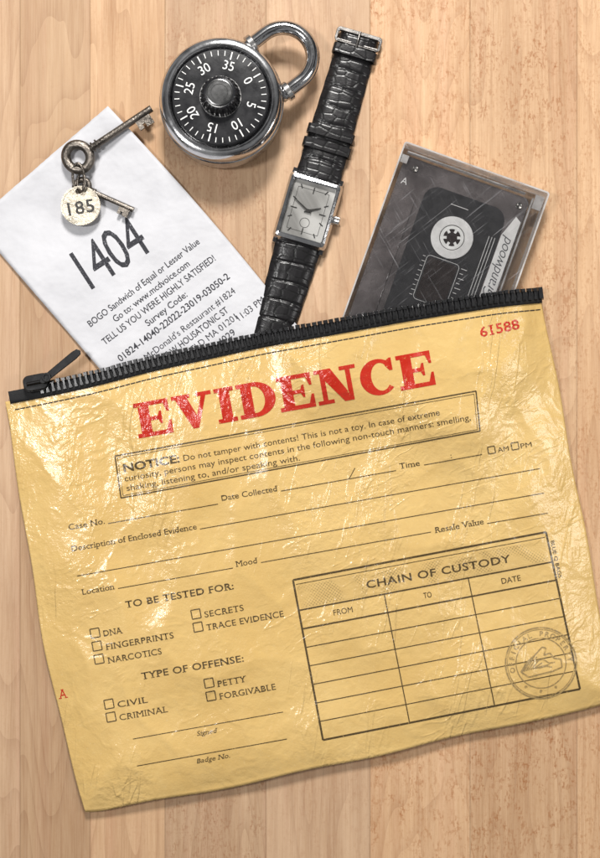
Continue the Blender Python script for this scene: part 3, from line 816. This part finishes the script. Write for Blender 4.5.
# ---------------------------------------------------------------- wristwatch
WX, WY, _ = W(308, 211, 12); wa = math.radians(-16.3)
watch = thing('wristwatch', (WX, WY, 0), 'rectangular steel wristwatch with silver dial and black croc strap', 'watch')
def strap(y0, y1, w0, w1, segs, name, zlift):
    g = G(); ny = 160; nx = 20; th = 6.5; v = []; f = []
    for j in range(ny + 1):
        t = j / ny; y = y0 + (y1 - y0) * t; w = w0 + (w1 - w0) * t
        for i in range(nx + 1):
            s_ = -1 + 2 * i / nx; prof = (1 - abs(s_) ** 4 * .75)
            ph_ = (t * segs + .05 * math.sin(3 * s_ + t * 40)) % 1.0; gr = math.exp(-(min(ph_, 1 - ph_) / .07) ** 2)
            cen = math.exp(-((abs(s_) - .42) / .06) ** 2) * (1 if int(t * segs) % 2 else .3)
            z = th * prof * (1 - .20 * gr - .06 * cen) + .15 * math.sin(5 * s_ + t * 21) * prof
            edge = 1 + .006 * math.sin(t * segs * 6.28)
            v.append((s_ * w / 2 * edge, y, zlift(t) + max(.4, z)))
    base = len(v)
    for j in range(ny + 1):
        t = j / ny; y = y0 + (y1 - y0) * t; w = w0 + (w1 - w0) * t
        for i in range(nx + 1): v.append(((-1 + 2 * i / nx) * w / 2, y, zlift(t)))
    N = nx + 1
    for j in range(ny):
        for i in range(nx):
            a = j * N + i; f.append((a, a + 1, a + N + 1, a + N)); b = a + base; f.append((b, b + N, b + N + 1, b + 1))
        a = j * N; f.append((a, a + N, a + N + base, a + base)); a = j * N + nx; f.append((a, a + base, a + N + base, a + N))
    for i in range(nx):
        f.append((i, i + base, i + 1 + base, i + 1)); a = ny * N + i; f.append((a, a + 1, a + 1 + base, a + base))
    g.add(v, f).xf(wa, WX, WY, 0); return mk(name, g.v, g.f, M['leather'], watch, smooth=True, autos=50)
sp = strap(34, 184, 45, 39, 8, 'strap', lambda t: 4.5 * (1 - t) ** 2 + .6)
sp2 = strap(-34, -150, 46, 38, 6, 'strap', lambda t: .6 + 4.5 * (1 - t) ** 3)
for yy, ww in ((62, 47), (76, 46), (160, 42.5)):
    g = G(); pr = rrect(ww + 2, 10.5, 3.5, 5); zz = 5.0 + (1.6 if yy < 100 else .6)
    outer = [(x, z + zz) for x, z in pr]; inner = [(x * .93, z * .72 + zz) for x, z in pr]
    t_ = G(); t_.ringprism(outer, inner, 0, 9); vv = [(x, yy + z, y) for x, y, z in t_.v]
    g.add(vv, t_.f).xf(wa, WX, WY, 0); mk('strap_keeper', g.v, g.f, M['leather'], watch, smooth=True, autos=40)
g = G(); g.ringprism([(x, y + 179) for x, y in rrect(47, 15, 4)], [(x, y + 178) for x, y in rrect(41.5, 9.5, 2)], 4.5, 7.5)
g.tube([(0, 168, 8.0), (0, 177, 9.2), (0, 186, 8.6)], 1.3, 8)
g.tube([(-22, 174, 5.5), (22, 174, 5.5)], 1.5, 8)
g.xf(wa, WX, WY, 0); mk('buckle', g.v, g.f, M['bucklemetal'], watch, bevel=0.9)
g = G(); I = rrect(43, 55, 2)
def ring2(g, A, za, B, zb):
    n = len(A); g.add([(x, y, za) for x, y in A] + [(x, y, zb) for x, y in B], [(i, (i + 1) % n, n + (i + 1) % n, n + i) for i in range(n)])
Ob = rrect(50, 64, 4); Om = rrect(54.5, 69, 5); Ot = rrect(50, 64, 4)
g.add([(x, y, 2) for x, y in Ob], [tuple(range(len(Ob) - 1, -1, -1))])
ring2(g, Ob, 2, Om, 5); ring2(g, Om, 5, Om, 11); ring2(g, Om, 11, Ot, 15.5); ring2(g, Ot, 15.5, rrect(45.5, 58, 3), 16.2); ring2(g, rrect(45.5, 58, 3), 16.2, I, 15.4); ring2(g, I, 15.4, I, 11)
for sx_ in (-1, 1):
    for sy_ in (-1, 1):
        g.box(min(sx_ * 21, sx_ * 26.5), max(sx_ * 21, sx_ * 26.5), min(sy_ * 30, sy_ * 39), max(sy_ * 30, sy_ * 39), 2, 11, .8)
g.xf(wa, WX, WY, 0); case = mk('watch_case', g.v, g.f, M['chrome'], watch, smooth=True, autos=25)
g = G(); g.prism(rrect(43.2, 55.2, 2), 10, 11.2).xf(wa, WX, WY, 0); wd = mk('watch_dial', g.v, g.f, M['wdial'], watch)
g = G()
for h in range(12):
    a = math.radians(30 * h); dxn, dyn = math.sin(a), math.cos(a)
    kx = 18.0 / abs(dxn) if abs(dxn) > 1e-3 else 1e9; ky = 24.0 / abs(dyn) if abs(dyn) > 1e-3 else 1e9; R_ = min(kx, ky)
    t_ = G(); L_ = 6.5 if h % 3 == 0 else 4.5; t_.box(R_ - L_, R_, -.55, .55, 11.2, 11.6).xf(math.pi / 2 - a); g.add(t_.v, t_.f)
g.ringprism(rrect(32, 43, 1), rrect(31.2, 42.2, 1), 11.2, 11.4)
g.ringprism(circ(5, 30, 0, -12), circ(4.5, 30, 0, -12), 11.2, 11.4)
g.xf(wa, WX, WY, 0); mk('hour_marker', g.v, g.f, M['engrave'], wd)
g = G()
for ang, L_, w_, z_ in ((62, 13, 1.3, 12), (-62, 19, .9, 12.6)):
    t_ = G(); t_.prism([(-4, -w_ * .5), (0, -w_), (L_, -w_ * .3), (L_, w_ * .3), (0, w_), (-4, w_ * .5)], z_, z_ + .5).xf(math.radians(90 - ang)); g.add(t_.v, t_.f)
g.lathe([(1.8, 11.2), (1.8, 13.4), (1.2, 13.7)], 20)
g.xf(wa, WX, WY, 0); mk('watch_hand', g.v, g.f, M['engrave'], wd)
g = G(); g.prism(I, 14.6, 15.2).xf(wa, WX, WY, 0); mk('watch_crystal', g.v, g.f, M['crystal'], watch)
g = G(); t_ = G(); t_.lathe([(4.2, 0), (4.6, .8), (4.6, 5.2), (3.8, 6)], 24, rmod=lambda i, r, z: 1 + (.05 if i % 2 else -.03))
g.add([(27.0 + z, y - 1, 8 + x) for x, y, z in t_.v], t_.f).xf(wa, WX, WY, 0); mk('crown', g.v, g.f, M['brushed'], watch)

# ---------------------------------------------------------------- cassette case + tape
ctop = 20.0
cc = Vector(CA) + CX * CWID / 2 + CY * CLEN / 2
KX, KY, _ = W(cc.x, cc.y, ctop); ka = math.atan2(-CX.y, CX.x); sc2 = (H - ctop) / H
cw, cl = CWID * sc2, CLEN * sc2
ccase = thing('cassette_case', (KX, KY, 0), 'scratched clear plastic cassette case half inside the pouch', 'cassette case')
def fin(g, name, mat, par, **kw): g.xf(ka, KX, KY, 0); return mk(name, g.v, g.f, mat, par, **kw)
g = G(); g.prism(rrect(cw, cl, 3), 18.6, 19.8); fin(g, 'case_lid', M['clear'], ccase)
g = G(); g.ringprism(rrect(cw, cl, 3), rrect(cw - 3.2, cl - 3.2, 2), 1.2, 18.5)
fin(g, 'case_wall', M['edge'], ccase)
g = G(); g.prism(rrect(cw - 1, cl - 1, 3), .6, 1.15); fin(g, 'case_floor', M['clear'], ccase)
g = G(); g.ringprism(rrect(cw + .2, cl + .2, 3), rrect(cw - 2.6, cl - 2.6, 2.2), 19.85, 20.4)
g.box(-cw / 2 + 6, cw / 2 - 22, cl / 2 - 8.6, cl / 2 - 7.4, 12, 18.4); g.box(cw / 2 - 14, cw / 2 - 12.8, -cl / 2 + 10, cl / 2 - 10, 12, 18.4)
g.box(-cw / 2 + 1, -cw / 2 + 9, cl / 2 - 20, cl / 2 - 12, 17.2, 18.4); g.box(cw / 2 - 12, cw / 2 - 3, cl / 2 - 20, cl / 2 - 6, 17.2, 18.4)
fin(g, 'case_rim', M['edge'], ccase)

tape = thing('cassette_tape', (KX, KY, 2), 'see-through smoky audio cassette with black label inside its clear case', 'cassette')
tw, tl = 131.0, 218.0; tx0, ty0 = -5.0, -1.0
hubs = [(0, 46), (0, -46)]
g = G(); g.prism([(x + tx0, y + ty0) for x, y in rrect(tw, tl, 6)], 2.6, 13.2)
fin(g, 'cassette_shell', M['smoke'], tape, bevel=1.0)
g = G(); g.prism([(tx0 - tw / 2 + 1, ty0 - 78), (tx0 - tw / 2 + 24, ty0 - 70), (tx0 - tw / 2 + 24, ty0 + 70), (tx0 - tw / 2 + 1, ty0 + 78)], 13.25, 15.0)
fin(g, 'shell_ridge', M['smoke'], tape, bevel=.6)
g = G(); g.prism(circ(50, 64, 0 - 2, 46), 5, 11); fin(g, 'tape_pack', M['tapepack'], tape)
g = G(); g.prism(circ(30, 64, 0 - 2, -46), 5, 11); fin(g, 'tape_pack', M['tapepack'], tape)
g = G()
for x_ in (tx0 - tw / 2 + 6, ): g.box(x_, x_ + .8, -95, 95, 6, 9)
g.box(tx0 - tw / 2 + 6, tx0 - 20, 96.5, 97.3, 6, 9)
fin(g, 'tape_strand', M['tapebrown'], tape)
lp = [(x + tx0 + 7, y + ty0 - 1) for x, y in rrect(84, 182, 14)]
g = G(); g.prism(lp, 13.25, 13.6); fin(g, 'black_label', M['panel'], tape)
g = G(); g.prism([(tx0 + 50, ty0 - 92), (tx0 + 64, ty0 - 92), (tx0 + 64, ty0 + 84), (tx0 + 58, ty0 + 88), (tx0 + 50, ty0 + 66)], 13.25, 13.7)
fin(g, 'paper_label', M['label'], tape)
for hx, hy in hubs:
    g = G(); g.ringprism(circ(21, 48, hx, hy), circ(12.5, 48, hx, hy), 13.62, 15.2)
    fin(g, 'reel_surround', M['label'], tape, bevel=.4)
    g = G(); g.ringprism(circ(11.8, 48, hx, hy), circ(8.6, 48, hx, hy), 13.85, 14.9)
    for k in range(6):
        t_ = G(); t_.box(5.2, 9.2, -1.3, 1.3, 13.85, 14.6).xf(k * math.pi / 3 + .3, hx, hy); g.add(t_.v, t_.f)
    fin(g, 'reel_hub', M['white'], tape)
    g = G(); g.prism(circ(12.4, 40, hx, hy), 13.63, 13.8); fin(g, 'reel_hole', M['tapebrown'], tape)
g = G()
g.prism(rrect(30, 42, 3), 13.65, 13.95); fin(g, 'tape_window', M['tapebrown'], tape)
g = G()
for k in range(9):
    g.box(-21, -17.2 if k % 2 else -18.2, -20 + 5 * k, -19.5 + 5 * k, 13.7, 14.0)
    g.box(19, 25 if k % 2 == 0 else 22.5, -20 + 5 * k, -19.4 + 5 * k, 13.7, 14.0)
g.ringprism(rrect(34, 46, 4), rrect(33.2, 45.2, 3.5), 13.7, 14.1)
for xx in (34, 37, 40): g.box(xx, xx + .5, -88, 60, 13.7, 13.9)
g.box(-12, 6, 77, 77.6, 13.7, 13.9)
v, f, z = glyphs('A'); k_ = 6.5 / CAP; g.add([(-66 + p[0] * k_, 80 + p[1] * k_, 13.75) for p in v], f)
fin(g, 'label_print', M['label'], tape)
g = G(); v, f, z = glyphs('Grandwood', -0.008, .92); k_ = 10 / CAP
g.add([(tx0 + 61 - p[1] * k_, 0 + (p[0]) * k_ * .95 + p[1] * k_ * .35, 13.85) for p in v], f)
fin(g, 'handwriting', M['inkpen'], tape)
for x_, y_ in ((-58, 98), (51, 98), (-58, -100), (51, -100)):
    g = G(); g.lathe([(3.4, 13.25), (3.4, 13.9), (2.9, 14.2), (1.0, 13.6)], 24, x_ + 1, y_)
    fin(g, 'screw', M['bucklemetal'], tape)

bpy.data.objects.remove(_to)

# ---------------------------------------------------------------- lights, world, camera
def area(name, loc, size, sizey, power, col, target=(0, 0, 0)):
    l = bpy.data.lights.new(name, 'AREA'); l.shape = 'RECTANGLE'; l.size = size; l.size_y = sizey; l.energy = power; l.color = col
    o = bpy.data.objects.new(name, l); coll.objects.link(o); o.location = loc
    o.rotation_euler = (Vector(target) - Vector(loc)).to_track_quat('-Z', 'Y').to_euler(); return o
area('softbox_key', (0.02, 0.80, 0.80), 0.20, 0.20, 13.0, (1.0, 0.975, 0.94), (0, -0.03, 0))
area('softbox_fill', (-0.30, 0.06, 0.60), 0.07, 0.11, 1.8, (1.0, 0.985, 0.97))
area('softbox_rim', (0.50, 0.0, 0.55), 0.2, 0.2, 1.1, (1.0, 0.985, 0.96))
w = bpy.data.worlds.new('World'); sc.world = w; w.use_nodes = True
bg = w.node_tree.nodes['Background']; bg.inputs[1].default_value = 0.70
tcn = w.node_tree.nodes.new('ShaderNodeTexCoord'); nz = w.node_tree.nodes.new('ShaderNodeTexNoise'); nz.inputs['Scale'].default_value = 2.2
rp = w.node_tree.nodes.new('ShaderNodeValToRGB'); rp.color_ramp.elements[0].position = .42; rp.color_ramp.elements[0].color = (.03, .03, .032, 1)
rp.color_ramp.elements[1].position = .60; rp.color_ramp.elements[1].color = (.42, .42, .42, 1)
w.node_tree.links.new(tcn.outputs['Generated'], nz.inputs['Vector']); w.node_tree.links.new(nz.outputs['Fac'], rp.inputs[0]); w.node_tree.links.new(rp.outputs[0], bg.inputs[0])

cam = bpy.data.cameras.new('camera'); co = bpy.data.objects.new('camera', cam); coll.objects.link(co)
co.location = (0, 0, H * S); co.rotation_euler = (0, 0, 0)
cam.sensor_fit = 'VERTICAL'; cam.sensor_height = 24; cam.lens = 12 / (429 / H); cam.clip_start = 0.01; cam.clip_end = 20
sc.camera = co
sc.view_settings.view_transform = 'Standard'; sc.view_settings.look = 'None'; sc.view_settings.exposure = 0
